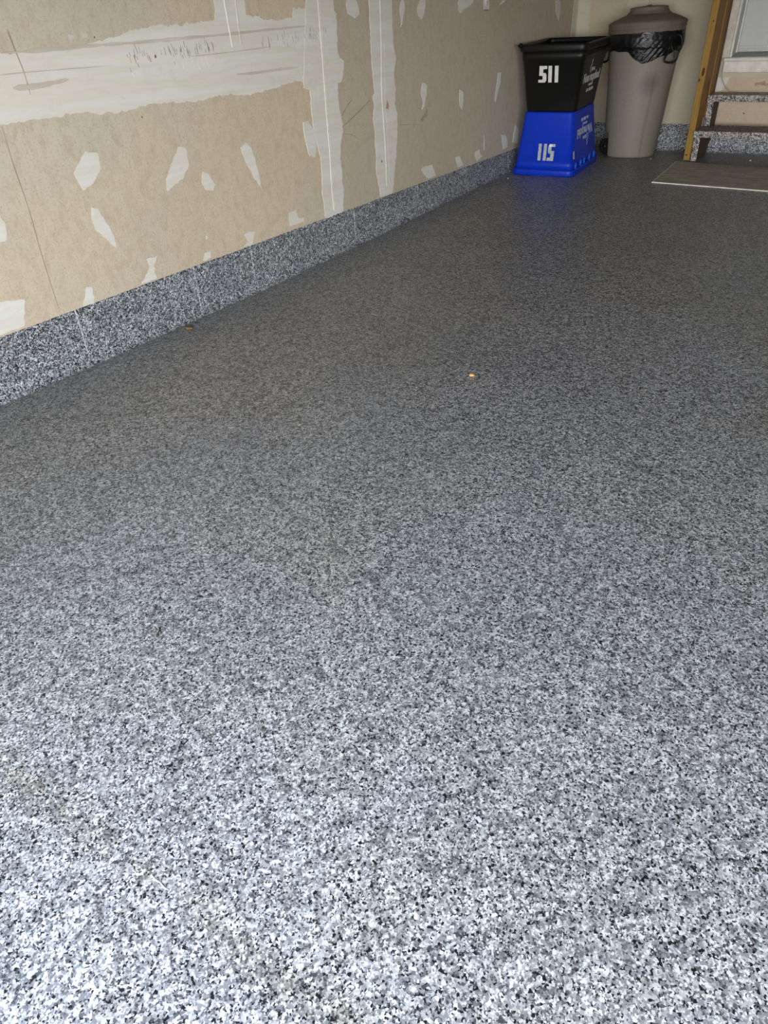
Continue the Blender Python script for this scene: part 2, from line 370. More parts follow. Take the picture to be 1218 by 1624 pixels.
PATCHES = [[[1.581,0.568],[1.628,0.556],[1.621,0.506],[1.581,0.472],[1.534,0.459],[1.518,0.514]],[[1.979,0.528],[2.014,0.517],[2.013,0.462],[1.971,0.423],[1.923,0.41],[1.886,0.394],[1.889,0.431],[1.933,0.48]],[[2.075,0.43],[2.106,0.417],[2.131,0.375],[2.115,0.357],[2.075,0.364],[2.062,0.393]],[[2.301,0.481],[2.338,0.496],[2.365,0.473],[2.379,0.423],[2.392,0.354],[2.392,0.318],[2.35,0.378],[2.317,0.436]],[[1.55,0.404],[1.569,0.396],[1.599,0.335],[1.609,0.296],[1.608,0.258],[1.577,0.297],[1.544,0.332],[1.538,0.369]],[[1.164,0.477],[1.232,0.445],[1.237,0.406],[1.225,0.374],[1.204,0.375],[1.137,0.41]],[[1.02,0.221],[1.139,0.21],[1.219,0.195],[1.205,0.159],[1.189,0.117],[1.102,0.117],[0.977,0.117]],[[1.449,0.168],[1.468,0.162],[1.465,0.127],[1.46,0.111],[1.414,0.111]],[[1.725,0.192],[1.776,0.191],[1.752,0.163],[1.745,0.139],[1.751,0.116],[1.668,0.113],[1.71,0.141],[1.733,0.168]],[[2.013,0.144],[2.041,0.142],[2.038,0.118],[1.995,0.117]],[[2.03,0.201],[2.039,0.205],[2.045,0.197],[2.034,0.19]],[[2.25,0.159],[2.278,0.165],[2.32,0.161],[2.296,0.122],[2.294,0.112],[2.234,0.114],[2.269,0.129]],[[2.714,0.526],[2.75,0.527],[2.77,0.507],[2.785,0.486],[2.796,0.44],[2.79,0.402],[2.777,0.381],[2.741,0.388],[2.722,0.445],[2.714,0.499]],[[2.553,0.183],[2.604,0.191],[2.609,0.166],[2.62,0.15],[2.657,0.145],[2.654,0.129],[2.598,0.13],[2.552,0.132]],[[3.101,0.954],[3.12,0.972],[3.169,0.968],[3.189,0.929],[3.196,0.903],[3.157,0.887],[3.105,0.905],[3.092,0.939]],[[3.552,0.941],[3.572,0.96],[3.595,0.941],[3.591,0.907],[3.568,0.873],[3.567,0.855],[3.551,0.845],[3.556,0.868],[3.544,0.908]],[[3.726,0.934],[3.749,0.957],[3.8,0.954],[3.793,0.915],[3.776,0.887],[3.754,0.871],[3.725,0.888],[3.71,0.911]],[[4.148,0.937],[4.172,0.963],[4.339,0.955],[4.336,0.936],[4.27,0.917],[4.219,0.907],[4.19,0.891],[4.149,0.903],[4.166,0.918]],[[4.667,0.917],[4.725,0.944],[4.765,0.95],[4.753,0.938]],[[3.759,0.595],[3.782,0.595],[3.809,0.582],[3.809,0.55],[3.791,0.516],[3.781,0.493],[3.76,0.471],[3.753,0.474],[3.767,0.503],[3.741,0.55],[3.748,0.572]],[[4.19,0.531],[4.233,0.518],[4.242,0.492],[4.237,0.451],[4.222,0.428],[4.194,0.455],[4.186,0.492]],[[4.71,0.581],[4.753,0.578],[4.749,0.528],[4.719,0.475],[4.692,0.426],[4.677,0.432],[4.684,0.488],[4.697,0.532]],[[3.74,0.177],[3.762,0.19],[3.864,0.186],[3.879,0.167],[3.909,0.122],[3.822,0.118],[3.776,0.144]],[[4.152,0.181],[4.207,0.182],[4.236,0.151],[4.258,0.127],[4.187,0.122],[4.169,0.151]],[[4.416,0.173],[4.478,0.182],[4.494,0.157],[4.528,0.134],[4.452,0.12],[4.418,0.15]],[[4.535,0.253],[4.544,0.251],[4.557,0.167],[4.548,0.168]],[[4.805,0.22],[4.873,0.216],[4.9,0.191],[4.918,0.135],[4.844,0.13],[4.82,0.186]],[[5.028,0.257],[5.09,0.222],[5.088,0.158],[5.083,0.139],[4.993,0.154],[5.01,0.218]],[[5.581,0.943],[5.663,0.943],[5.693,0.879],[5.667,0.828],[5.598,0.88]],[[1.628,0.877],[1.643,0.875],[1.647,0.868],[1.629,0.863]],[[1.677,0.88],[1.697,0.878],[1.696,0.868],[1.679,0.866]]]
RIDGEB = [[2.888,0.955],[2.888,0.847],[2.89,0.71],[2.888,0.542],[2.89,0.388],[2.885,0.254],[2.889,0.133]]
RIDGEA1 = [[2.326,0.958],[2.331,0.883],[2.334,0.815],[2.359,0.772]]
RIDGEA2 = [[2.384,0.935],[2.383,0.872],[2.384,0.819]]
RIDGEC = [[3.369,0.953],[3.366,0.783],[3.356,0.576],[3.369,0.366],[3.372,0.157]]
CREASE = [[1.431,0.896],[1.436,0.853],[1.445,0.792],[1.445,0.737]]
CREASE2 = [[1.326,0.668],[1.324,0.574],[1.328,0.445],[1.323,0.295],[1.324,0.12]]
LINES = [[[1.389,0.842],[1.51,0.841],[1.71,0.846],[1.92,0.848],[2.123,0.852],[2.324,0.856],[2.65,0.865],[2.839,0.87]],[[1.368,0.791],[1.492,0.792],[1.77,0.79]],[[1.395,0.757],[1.478,0.756],[1.588,0.765]],[[2.108,0.797],[2.31,0.8],[2.56,0.807]],[[2.338,0.728],[2.466,0.726],[2.603,0.728],[2.719,0.728]]]
SCRATCH = [[[3.098,0.578],[3.048,0.549],[2.997,0.513]],[[3.252,0.562],[3.133,0.517],[2.999,0.471]],[[2.996,0.448],[3.081,0.433],[3.142,0.404]],[[3.367,0.418],[3.502,0.425],[3.67,0.412],[3.748,0.398]],[[1.117,0.155],[1.142,0.151],[1.168,0.149]]]
HOLE = [[1.72,0.867],[1.951,0.805],[3.332,0.281],[1.84,0.637]]

# ------------------------------------------------------------------ structure
XR = 5.3; YB = 6.04; ZC = 2.55; KT = 0.1095; KB = 0.168
bm = bmesh.new()
ys = [OPEN_Y - 0.35] + [OPEN_Y + 0.1 * i for i in range(66)]
ys = [y for y in ys if y < 6.0] + [6.06]
rings(bm, [[(-0.05, y, zf(y)), (XR + 0.05, y, zf(y))] for y in ys], close=False)
low = [bm.verts.new((v.co.x, v.co.y, -0.16)) for v in bm.verts[:] ] if False else None
floor = struct(obj('floor', bm, M_floor))
tag(obj('driveway', B(-8, 12, -14, OPEN_Y - 0.35, -0.14, -0.105), M_concrete), 'grey concrete driveway outside the unseen garage opening', 'driveway')
bpy.data.objects['driveway']['kind'] = 'structure'

wall_left = struct(obj('wall_left', B(-0.11, 0.0, OPEN_Y, YB + .1, KT, ZC), M_dry))
wall_right = struct(obj('wall_right', B(XR, XR + 0.11, OPEN_Y, YB + .1, -0.1, ZC), M_ceiling))
struct(obj('ceiling', B(-0.11, XR + 0.11, OPEN_Y, YB + .1, ZC, ZC + 0.1), M_ceiling))
# back wall with the house-door opening
DX0, DX1, DZ = 1.12, 1.98, 0.575
bm = bmesh.new()
box(bm, 0, DX0, YB, YB + .17, KB - 0.02, ZC); box(bm, DX1, XR, YB, YB + .17, KB - 0.02, ZC)
box(bm, DX0, DX1, YB, YB + .17, KB - 0.02, DZ - 0.025); box(bm, DX0, DX1, YB, YB + .17, DZ + 1.92, ZC)
wall_back = struct(obj('wall_back', bm, M_back))
# unseen front wall; its opening and low header are sized to shape the daylight
bm = bmesh.new()
box(bm, -0.11, OPEN_X0, OPEN_Y - 0.14, OPEN_Y, -0.1, ZC + .1); box(bm, OPEN_X1, XR + .11, OPEN_Y - 0.14, OPEN_Y, -0.1, ZC + .1)
box(bm, OPEN_X0, OPEN_X1, OPEN_Y - 0.14, OPEN_Y, OPEN_Z, ZC + .1)
struct(obj('unseen_wall_front', bm, M_trim))

# concrete kerb below the left wall, cast in sections with pale joints
bl = struct(obj('baseboard_left', B(-0.11, -0.0095, OPEN_Y, YB + .02, -0.12, KT - .003), M_joint))
cuts = [OPEN_Y, 0.75, 1.385, 1.945, 2.285, 3.07, 3.715, 4.32, 4.95, 5.5, 6.0]
for i, (a, b) in enumerate(zip(cuts, cuts[1:])):
    bm = bmesh.new(); g = 0.0032; K = 14
    loops = []
    for k in range(K + 1):
        y = a + g + (b - a - 2 * g) * k / K; z0 = zf(y)
        w = 0.002 * noise.noise(Vector((y * 3, 0, 1)))
        top = KT - 0.001 + 0.0015 * noise.noise(Vector((y * 30, 5, 1)))
        loops.append([(-0.03, y, z0 - .02), (0.024 + w, y, z0 - .004), (0.010 + w, y, z0 + .004), (0.000 + w, y, z0 + .013), (-0.006 + w, y, z0 + .03), (-0.008 + w, y, top - .004), (-0.012 + w, y, top), (-0.03, y, top)])
    rings(bm, loops, cap0=True, cap1=True)
    obj('kerb_section', bm, M_kerb, bl)
# dark shadow gap / torn paper line just under the drywall: the board overhangs the kerb
# back kerb
bm = bmesh.new(); loops = []
for k in range(70):
    x = -0.006 + (XR) * k / 69
    top = KB + 0.006 * noise.noise(Vector((x * 22, 3, 1))) + 0.003 * noise.noise(Vector((x * 70, 3, 1)))
    loops.append([(x, YB + .02, -.02), (x, YB - .075, -.004), (x, YB - .052, .006), (x, YB - .038, .025), (x, YB - .018, top - .02), (x, YB - .006, top), (x, YB + .02, top)])
rings(bm, loops, cap0=True, cap1=True)
struct(obj('baseboard_back', bm, M_kerb))

# ------------------------------------------------------------------ joint compound on the left wall (thin, proud of the paper)
def slab(name, pts, m, parent, t=0.0012, base=0.0, amp=0.003, step=0.012, seed=0, axis='x', plane=0.0):
    o2 = rough_outline(pts, step, amp, seed)
    bm = bmesh.new()
    def P(q, d): return (plane + d, q.x, q.y) if axis == 'x' else (q.x, plane - d, q.y)
    lo = [bm.verts.new(P(q, base - 0.0006)) for q in o2]; hi = [bm.verts.new(P(q, base + t)) for q in o2]
    n_ = len(o2)
    for i in range(n_): bm.faces.new((lo[i], lo[(i + 1) % n_], hi[(i + 1) % n_], hi[i]))
    f = bm.faces.new(hi)
    f.normal_update(); bmesh.ops.triangulate(bm, faces=[f], ngon_method='EAR_CLIP')
    return obj(name, bm, m, parent)
band = [[OPEN_Y + .01, .70], [OPEN_Y + .01, .85], [.4, .83], [1.0, .846]] + BAND + [[.9, .68], [.3, .66]]
slab('joint_compound_band', band, M_comp, wall_left, 0.0010, seed=1, amp=.0065, step=.008)
slab('joint_compound_strip', [STUB[2], STUB[1], STUB[0], [2.35, .87], STUB[5], STUB[4], STUB[3], [2.44, 2.3], [2.27, 2.3]], M_comp, wall_left, 0.0016, seed=2, amp=.0055, step=.008)
slab('joint_compound_strip', [[2.81, 2.4], [3.0, 2.4]] + SEAMB[1:] + [SEAMB[0]], M_comp, wall_left, 0.0022, seed=3, amp=.0055, step=.008)
slab('joint_compound_strip', [[3.47, 2.4], [3.28, 2.4]] + SEAMC, M_comp, wall_left, 0.0016, seed=4, amp=.0055, step=.008)
slab('joint_compound_strip', [[5.93, .4], [5.955, 1.2], [5.95, 2.4], [6.039, 2.4], [6.039, KT + .005], [5.95, KT + .005]], M_comp2, wall_left, 0.0016, seed=5)
slab('joint_compound_band', [[3.6, 2.2], [6.0, 2.2], [6.0, 2.0], [3.6, 2.02]], M_comp, wall_left, 0.001, seed=6)
for i, p in enumerate(PATCHES):
    small = max(max(q[0] for q in p) - min(q[0] for q in p), max(q[1] for q in p) - min(q[1] for q in p)) < 0.03
    slab('compound_patch', p, M_comp if i not in (29, 30) else M_comp2, wall_left, 0.0012 if i != 12 else 0.0026, seed=10 + i, amp=.001 if small else .0036, step=.006)
def strip(name, pts, w, m, parent, d=0.002, t=0.0012, amp=0.0, taper=True):
    pts = [Vector(p) for p in pts]; P = smooth_path([(q.x, q.y, 0) for q in pts], 6)
    bm = bmesh.new(); loops = []
    for i, q in enumerate(P):
        a = P[max(0, i - 1)]; b = P[min(len(P) - 1, i + 1)]; tt = (b - a).normalized(); nr = Vector((-tt.y, tt.x, 0))
        ww = w * 0.5 * (1 + amp * noise.noise(Vector((q.x * 25, q.y * 25, 4))))
        if taper: ww *= min(1, 0.25 + 3 * min(i, len(P) - 1 - i) / len(P) * 1.5)
        l, r, c = q + nr * ww, q - nr * ww, q
        loops.append([(d - .0008, l.x, l.y), (d + t, c.x + nr.x * ww * .4, c.y + nr.y * ww * .4), (d + t, c.x - nr.x * ww * .4, c.y - nr.y * ww * .4), (d - .0008, r.x, r.y)])
    rings(bm, loops, close=True, cap0=True, cap1=True)
    return obj(name, bm, m, parent)
RIDGEB = [[2.875, 1.6], [2.88, 1.2]] + RIDGEB; RIDGEC = [[RIDGEC[0][0], 1.6], [RIDGEC[0][0], 1.2]] + RIDGEC
strip('compound_ridge', RIDGEB, .006, M_lightridge, wall_left, .0025, .002, .9, False)
strip('compound_ridge', [[a + .012, b] for a, b in RIDGEB], .004, M_ridge, wall_left, .0022, .0012, .5, False)
strip('compound_ridge', [[2.318, 2.2], [2.318, 1.2]] + RIDGEA1[:3], .008, M_comp, wall_left, .0018, .002, .9)
strip('compound_ridge', [[2.394, 2.2], [2.394, 1.2]] + RIDGEA2, .005, M_ridge, wall_left, .002, .002, .5)
strip('compound_ridge', RIDGEC, .006, M_lightridge, wall_left, .002, .0015, .8, False)
strip('compound_ridge', [[a + .03, b] for a, b in RIDGEC[3:]], .005, M_ridge, wall_left, .0014, .0012, .9)
for l, w, d in zip(LINES, (.012, .004, .018, .004, .012), (.0012,) * 5):
    strip('compound_ridge', l, w, M_ridge, wall_left, d, .0006, .9)
strip('paper_crease', CREASE, .0045, M_crease, wall_left, .0012, .0005, .6)
strip('paper_crease', CREASE2, .0045, M_crease, wall_left, .0002, .0006, .8)
for l, w in zip(SCRATCH, (.0028, .0030, .0018, .0018, .003)):
    strip('wall_scratch', l, w, M_pencil if w > .0019 else M_crease, wall_left, .0006, .0004)
for (y, z), r in zip(HOLE, (.003, .005, .007, .003)):
    bm = bmesh.new(); rings(bm, [[(.0015, y + r * math.cos(a) * .7, z + r * math.sin(a)) for a in (0, 1, 2, 3, 4, 5)], [(.003, y + r * .5 * math.cos(a), z + r * .6 * math.sin(a)) for a in (0, 1, 2, 3, 4, 5)]], cap1=True)
    obj('nail_hole', bm, M_dark, wall_left)
slab('red_mark', [[3.385, .51], [3.395, .525], [3.40, .55], [3.412, .53], [3.415, .505], [3.40, .512]], M_red, wall_left, .0004, base=.0016, amp=.004, step=.006, seed=3)
M_scuff = simple('scuff_grey', (0.40, 0.36, 0.30), .9)
# scuffs combed into the wide band
for nm, mt, cnt, sd in (('light_scuffs', M_lightridge, 60, 1), ('dark_scuffs', M_scuff, 90, 2)):
    rnd = random.Random(sd); bm = bmesh.new()
    for k in range(cnt):
        y = rnd.uniform(1.83, 2.25) if k % 3 else rnd.uniform(2.5, 2.95)
        z = 0.775 + (y - 1.8) * 0.035 + rnd.gauss(0, 0.012) + (0.02 if sd == 2 else -.012)
        h = rnd.uniform(.008, .024); w = rnd.uniform(.0012, .0026); s = rnd.uniform(.0, .01)
        x = .0011 if y < 2.5 else .0024
        a = [(x, y, z), (x, y + w, z), (x, y + w - s * .4, z + h), (x, y - s * .4, z + h)]
        b = [(x + .0006, *q[1:]) for q in a]
        rings(bm, [a, b], cap1=True)
    o = obj(nm, bm, mt, wall_left); o['kind'] = 'stuff'

# compound and bare board on the back wall
slab('joint_compound_strip', [[.002, .2], [.085, .2], [.10, .6], [.09, 1.2], [.10, 2.4], [.002, 2.4]], M_comp3, wall_back, .0014, axis='y', plane=YB, seed=21)
slab('joint_compound_strip', [[.36, .75], [.50, .78], [.52, 1.5], [.50, 2.4], [.36, 2.4]], M_comp3, wall_back, .0014, axis='y', plane=YB, seed=22)
slab('bare_drywall_panel', [[1.145, .46], [2.1, .46], [2.1, .17], [1.06, .17], [1.06, .35], [1.115, .385]], M_tan, wall_back, .001, axis='y', plane=YB, seed=23, amp=.002)
slab('joint_compound_strip', [[1.04, .46], [1.135, .46], [1.12, .42], [1.10, .385], [1.03, .36]], M_comp2, wall_back, .0016, axis='y', plane=YB, seed=24)
rnd = random.Random(5)
for x, z, r in ((1.165, .315, .003), (1.215, .306, .002), (1.29, .318, .003), (1.275, .245, .005), (1.30, .20, .002)):
    bm = bmesh.new(); rings(bm, [[(x + r * math.cos(a), YB - .0012, z + r * math.sin(a)) for a in range(6)], [(x + r * .6 * math.cos(a), YB - .003, z + r * .6 * math.sin(a)) for a in range(6)]], cap1=True)
    obj('nail_hole', bm, M_dark, wall_back)
slab('scuff_stain', [[1.30, .425], [1.34, .43], [1.36, .44], [1.37, .425], [1.42, .43], [1.50, .425], [1.52, .41], [1.40, .405], [1.31, .41]], simple('scuff', (0.40, 0.27, 0.19), .9, scale=60, var=.3), wall_back, .0003, base=.0012, axis='y', plane=YB, seed=33, amp=.008, step=.006)

# ------------------------------------------------------------------ house door above the steps
door = struct(obj('door_1', B(DX0 + .0006, DX1 - .0006, YB + .13, YB + .17, DZ + .0265, DZ + 1.9, bev=.002), M_door))
obj('door_sweep', B(DX0 + .012, DX1 - .012, YB + .122, YB + .135, DZ + .022, DZ + .045), M_alu, door)
obj('door_edge_line', B(DX0 + .012, DX1 - .012, YB + .127, YB + .131, DZ + .058, DZ + .061), M_alu, door)
bm = bmesh.new(); box(bm, DX0 + .16, DX1 - .16, YB + .122, YB + .132, DZ + .22, DZ + .80, bev=.006); obj('door_panel', bm, M_door, door)
bm = bmesh.new(); box(bm, DX0 + .16, DX1 - .16, YB + .122, YB + .132, DZ + .95, DZ + 1.72, bev=.006); obj('door_panel', bm, M_door, door)
tr = struct(obj('trim_1', B(1.045, 1.062, YB - .017, YB, DZ, DZ + 1.98, bev=.003), M_trim))     # casing, built of its profile pieces
obj('casing_board', B(1.062, 1.106, YB - .013, YB, DZ, DZ + 1.98, bev=.002), M_trim, tr)
obj('casing_bead', B(1.106, 1.122, YB - .021, YB, DZ, DZ + 1.93, bev=.004), M_white, tr)
obj('door_jamb', B(1.114, 1.1205, YB, YB + .17, DZ - .02, DZ + 1.93), M_door, tr)
obj('door_stop', B(1.1205, 1.131, YB + .10, YB + .122, DZ + .02, DZ + 1.9, bev=.002), M_white, tr)
tr2 = struct(obj('trim_2', B(1.98, 2.065, YB - .017, YB, DZ, DZ + 1.98, bev=.003), M_trim))
obj('door_jamb', B(DX1 - .0005, DX1 + .01, YB + .0, YB + .17, DZ - .02, DZ + 1.93), M_door, tr2)
struct(obj('trim_3', B(1.045, 2.065, YB - .017, YB, DZ + 1.92, DZ + 2.0, bev=.003), M_trim))
sill = struct(obj('trim_4', B(1.075, 2.03, YB - .035, YB + .02, DZ - .02, DZ - .001, bev=.003), M_white))
bm = bmesh.new(); rings(bm, [[(x, YB - .01, DZ - .02), (x, YB - .01, DZ + .002), (x, YB + .115, DZ + .026), (x, YB + .17, DZ + .026), (x, YB + .17, DZ - .02)] for x in (DX0, DX1)], cap0=True, cap1=True)
obj('threshold_plate', bm, M_alu, sill)
struct(obj('trim_5', B(1.08, 2.03, YB - .020, YB, .488, DZ - .021, bev=.004), M_white))

# ------------------------------------------------------------------ wall outlet
t = thing('wall_outlet', 'white electrical outlet plate on the left drywall at the top edge', 'outlet', (0, 4.50, .96))
obj('cover_plate', B(0, .006, -.037, .037, -.060, .056, bev=.003, seg=2), M_plate, t)
for z in (-.024, .024):
    s = obj('socket', B(.0055, .009, -.017, .017, z - .015, z + .015, bev=.002), M_plate, t)
    bm = bmesh.new(); box(bm, .0088, .0094, -.008, -.006, z - .005, z + .006); box(bm, .0088, .0094, .006, .008, z - .005, z + .006); box(bm, .0088, .0094, -.002, .002, z - .012, z - .008)
    obj('slots', bm, M_gap, s)

# ------------------------------------------------------------------ timber post of stacked studs
t = thing('timber_post', 'tall post of yellow and brown timber studs beside the steps', 'post', (1.04, 5.6, 0))
yy = 0.0
for i, (d, dx, mm) in enumerate(((.125, 0, M_wood), (.105, -.003, M_wood2), (.10, .002, M_wood2), (.092, -.001, M_wood3))):
    bm = bmesh.new(); box(bm, -.0215 + dx, .0215 + dx, yy, yy + d - .002, 0.0, ZC, bev=.003)
    o = obj('stud', bm, mm, t)
    if i == 0:
        # narrow front face is yellow; right side gets browner wood to imitate its shade
        o.data.materials.append(M_wood2)
        for p in o.data.polygons:
            if p.normal.x > .5: p.material_index = 1
    yy += d

# ------------------------------------------------------------------ open steps
st = thing('garage_steps', 'open wooden steps coated in grey speckled flakes, below the white door', 'steps', (1.065, 5.57, 0))
W_ = 0.96
def stringer(x):
    prof = [(.03, 0), (.03, .149), (.255, .149), (.255, .337), (.432, .337), (.432, .14), (.30, 0.0)]
    bm = bmesh.new(); rings(bm, [[(x, y, z) for y, z in prof], [(x + .038, y, z) for y, z in prof]], cap0=True, cap1=True)
    return obj('stringer', bm, M_stringer, st)
for x in (.002, W_ - .04): 
    s = stringer(x)
    obj('stringer_face', B(x, x + .038, .024, .0302, 0, .148, bev=.001), M_tread, s)
    obj('stringer_face', B(x, x + .038, .249, .2552, .187, .336, bev=.001), M_tread, s)
obj('tread', B(.000, W_, -.012, .262, .149, .187, bev=.003, seg=2), M_tread, st)
obj('tread', B(.000, W_, .215, .434, .337, .375, bev=.003, seg=2), M_tread, st)
obj('support_block', B(-.002, .0015, .20, .26, .188, .245), simple('pink_primer', (.33, .25, .23), .8), st)

# thin cable by the door
cb = obj('cable', tube(bmesh.new(), smooth_path([(1.082, YB - .045, .575), (1.078, YB - .045, .54), (1.080, YB - .042, .50), (1.09, YB - .035, .46), (1.112, YB - .03, .42), (1.14, YB - .028, .392), (1.165, YB - .04, .378), (1.22, YB - .045, .3775)], 5), .0022, 6), M_wire, None, True)
tag(cb, 'thin pale cable hanging from the white door sill to the upper step', 'cable')

# ------------------------------------------------------------------ floor mat
F = [(.985, 5.55), (1.003, 4.885), (1.95, 4.815), (1.93, 5.44)]
t = thing('floor_mat', 'worn grey-beige flat mat on the floor in front of the steps', 'mat', (1.0, 4.9, zf(4.9)))
bm = bmesh.new(); loops = []
K = 12
def matpt(u, v): 
    a = Vector(F[1]).lerp(Vector(F[2]), u); b = Vector(F[0]).lerp(Vector(F[3]), u); return a.lerp(b, v)
for k in range(K + 1):
    v = 0.012 + .988 * k / K; a = matpt(.004, v); b = matpt(1, v)
    loops.append([(a.x - 1, a.y - 4.9, zf(a.y) - zf(4.9) + .0005), (a.x - 1, a.y - 4.9, zf(a.y) - zf(4.9) + .006), (b.x - 1, b.y - 4.9, zf(b.y) - zf(4.9) + .006), (b.x - 1, b.y - 4.9, zf(b.y) - zf(4.9) + .0005)])
rings(bm, loops, cap0=True, cap1=True)
obj('mat_surface', bm, M_mat, t)
bm = bmesh.new(); a, b = matpt(0, 0), matpt(1, 0); a2, b2 = matpt(0, .014), matpt(1, .014)
rings(bm, [[(p.x - 1, p.y - 4.9, h) for p, h in ((q0, .0003), (q0, .0055), (q1, .0068), (q1, .0008))] for q0, q1 in ((a, a2), (b, b2))], cap0=True, cap1=True)
obj('edge_strip', bm, M_matedge, t)
bm = bmesh.new(); a, b = matpt(0, .014), matpt(0, 1)
rings(bm, [[(p.x - 1 + dx, p.y - 4.9, zf(p.y) - zf(4.9) + h) for dx, h in ((0, .0005), (0, .0062), (.008, .0066), (.008, .001))] for p in (a, b)], cap0=True, cap1=True)
obj('edge_strip', bm, M_matedge, t)

# ------------------------------------------------------------------ recycling boxes
def rr(w, d, r, z, n_=5):
    out = []
    for cx, cy, a0 in ((w / 2 - r, d / 2 - r, 0), (-w / 2 + r, d / 2 - r, PI / 2), (-w / 2 + r, -d / 2 + r, PI), (w / 2 - r, -d / 2 + r, 1.5 * PI)):
        for k in range(n_ + 1):
            a = a0 + PI / 2 * k / n_
            out.append((cx + r * math.cos(a), cy + r * math.sin(a), z))
    return out
H = 0.355
def side_w(z): return .335 + (.392 - .335) * z / .28
def side_d(z): return .478 + (.556 - .478) * z / .28
def make_box(m, parent):
    bm = bmesh.new()
    rings(bm, [rr(.31, .45, .03, 0), rr(.329, .472, .034, .0015), rr(.335, .478, .036, .010), rr(.392, .556, .036, .28), rr(.400, .564, .038, .283), rr(.406, .576, .038, .335),
               rr(.400, .570, .036, .335), rr(.386, .550, .034, .28), rr(.330, .472, .034, .012), rr(.31, .45, .03, .008)], cap0=True, cap1=True)
    obj('body', bm, m, parent, True)
    bm = bmesh.new()
    rings(bm, [rr(.404, .574, .036, .330), rr(.424, .598, .042, .330), rr(.430, .604, .044, .336), rr(.430, .604, .044, .362), rr(.424, .598, .042, .368), rr(.412, .584, .038, .370), rr(.402, .572, .036, .366), rr(.402, .572, .036, .330)])
    bm.faces.ensure_lookup_table()
    vs = bm.verts[:]; n_ = 24
    for i in range(n_): bm.faces.new((vs[i], vs[(i + 1) % n_], vs[7 * n_ + (i + 1) % n_], vs[7 * n_ + i]))
    obj('rim', bm, m, parent, True)
    if m is M_black:                                                  # worn lug on the near corner of the rim
        bm = bmesh.new(); box(bm, -.220, -.185, -.306, -.280, .352, .377, bev=.008, seg=3)
        obj('rim_lug', bm, m, parent, True)
        return
    for s in (-1, 1):
        for y in (-.22, -.11, -.03, .09, .2):
            bm = bmesh.new(); box(bm, s * .2055 - .007, s * .2055 + .007, y - .011, y + .011, .292, .334, bev=.004, seg=2)
            obj('rim_rib', bm, RIBM[m.name], parent, True)
M_blue2 = plastic('blue_rib', (0.02, 0.10, 0.62), .4, .08)
RIBM = {'blue_plastic': M_blue2, 'black_plastic': M_black}
def poly3(name, polys, m, parent, frame):
    """flat glyph polygons (u,v) stuck onto a face; frame maps (u,v,d)->local"""
    bm = bmesh.new()
    for pl_ in polys:
        a = [bm.verts.new(frame(u, v, .0003)) for u, v in pl_]; b = [bm.verts.new(frame(u, v, .0013)) for u, v in pl_]
        n_ = len(a)
        for i in range(n_): bm.faces.new((a[i], a[(i + 1) % n_], b[(i + 1) % n_], b[i]))
        f = bm.faces.new(b); f.normal_update(); bmesh.ops.triangulate(bm, faces=[f], ngon_method='EAR_CLIP')
    return obj(name, bm, m, parent)
FIVE = [[(0.1, 1.0), (1.0, 1.0), (1.0, .82), (.55, .80), (.55, .58), (.80, .58), (.95, .46), (.95, .12), (.78, 0), (.0, 0), (0, .17), (.46, .17), (.50, .22), (.50, .36), (.42, .41), (.08, .41)]]
ONE = [[(0.1, 0), (.06, 1.0), (.72, 1.0), (.74, 0)]]
def digits(parent, m, u0, v0, w, h, frame, tears=False):
    g = .0
    for k, (sh, ww) in enumerate(((FIVE, .42), (ONE, .27), (ONE, .27))):
        P = [[(u0 + (g + x * ww) * w, v0 + z * h) for x, z in q] for q in sh]
        poly3('house_number_digit', P, m, parent, frame); g += ww + .045
def text_mesh(s, size, bold=.0):
    c = bpy.data.curves.new('t', 'FONT'); c.body = s; c.size = size; c.align_x = 'CENTER'; c.offset = bold; c.extrude = .0006; c.resolution_u = 3
    o = bpy.data.objects.new('t', c); COL.objects.link(o); bpy.context.view_layer.update()
    me = bpy.data.meshes.new_from_object(o.evaluated_get(bpy.context.evaluated_depsgraph_get()))
    bpy.data.objects.remove(o); return me
def side_text(parent, m, side, words, sx=1.0):
    """lines printed on the long side; side=+1 local +x, -1 local -x"""
    for name, s, size, v, bold, k, *_ in words:
        me = text_mesh(s, size, bold); me.name = name
        for vert in me.vertices:
            u, w, d = vert.co.x * k, vert.co.y + v, vert.co.z
            x = side_w(w) / 2 + .0011 + d
            vert.co = Vector((x, u, w)) if side > 0 else Vector((-x, -u, w))
        o = bpy.data.objects.new(name, me); COL.objects.link(o); me.materials.append(m); o.parent = parent
    # round swirl mark before the first word
    def fr(u, v, d):
        x = side_w(v) / 2 + d
        return Vector((x, u, v)) if side > 0 else Vector((-x, -u, v))
    v0 = words[0][3] + .013; u0 = words[0][6] if len(words[0]) > 6 else -.075
    P = []
    for k in range(26):
        a = math.radians(60 + 330 * k / 25); r = .021 * (1 - .15 * k / 25); P.append((u0 + r * math.cos(a), v0 + r * 1.15 * math.sin(a)))
    Q = [(u0 + (p[0] - u0) * (.80 + .1 * abs(math.cos(i * .12))), v0 + (p[1] - v0) * .78) for i, p in enumerate(P)]
    poly3('swirl_mark', [P + Q[::-1], [(u0 + .004, v0 + .022), (u0 - .004, v0 + .034), (u0 + .006, v0 + .052), (u0 + .002, v0 + .034), (u0 + .010, v0 + .024)]], m, parent, fr)

RB = math.radians(3.0)
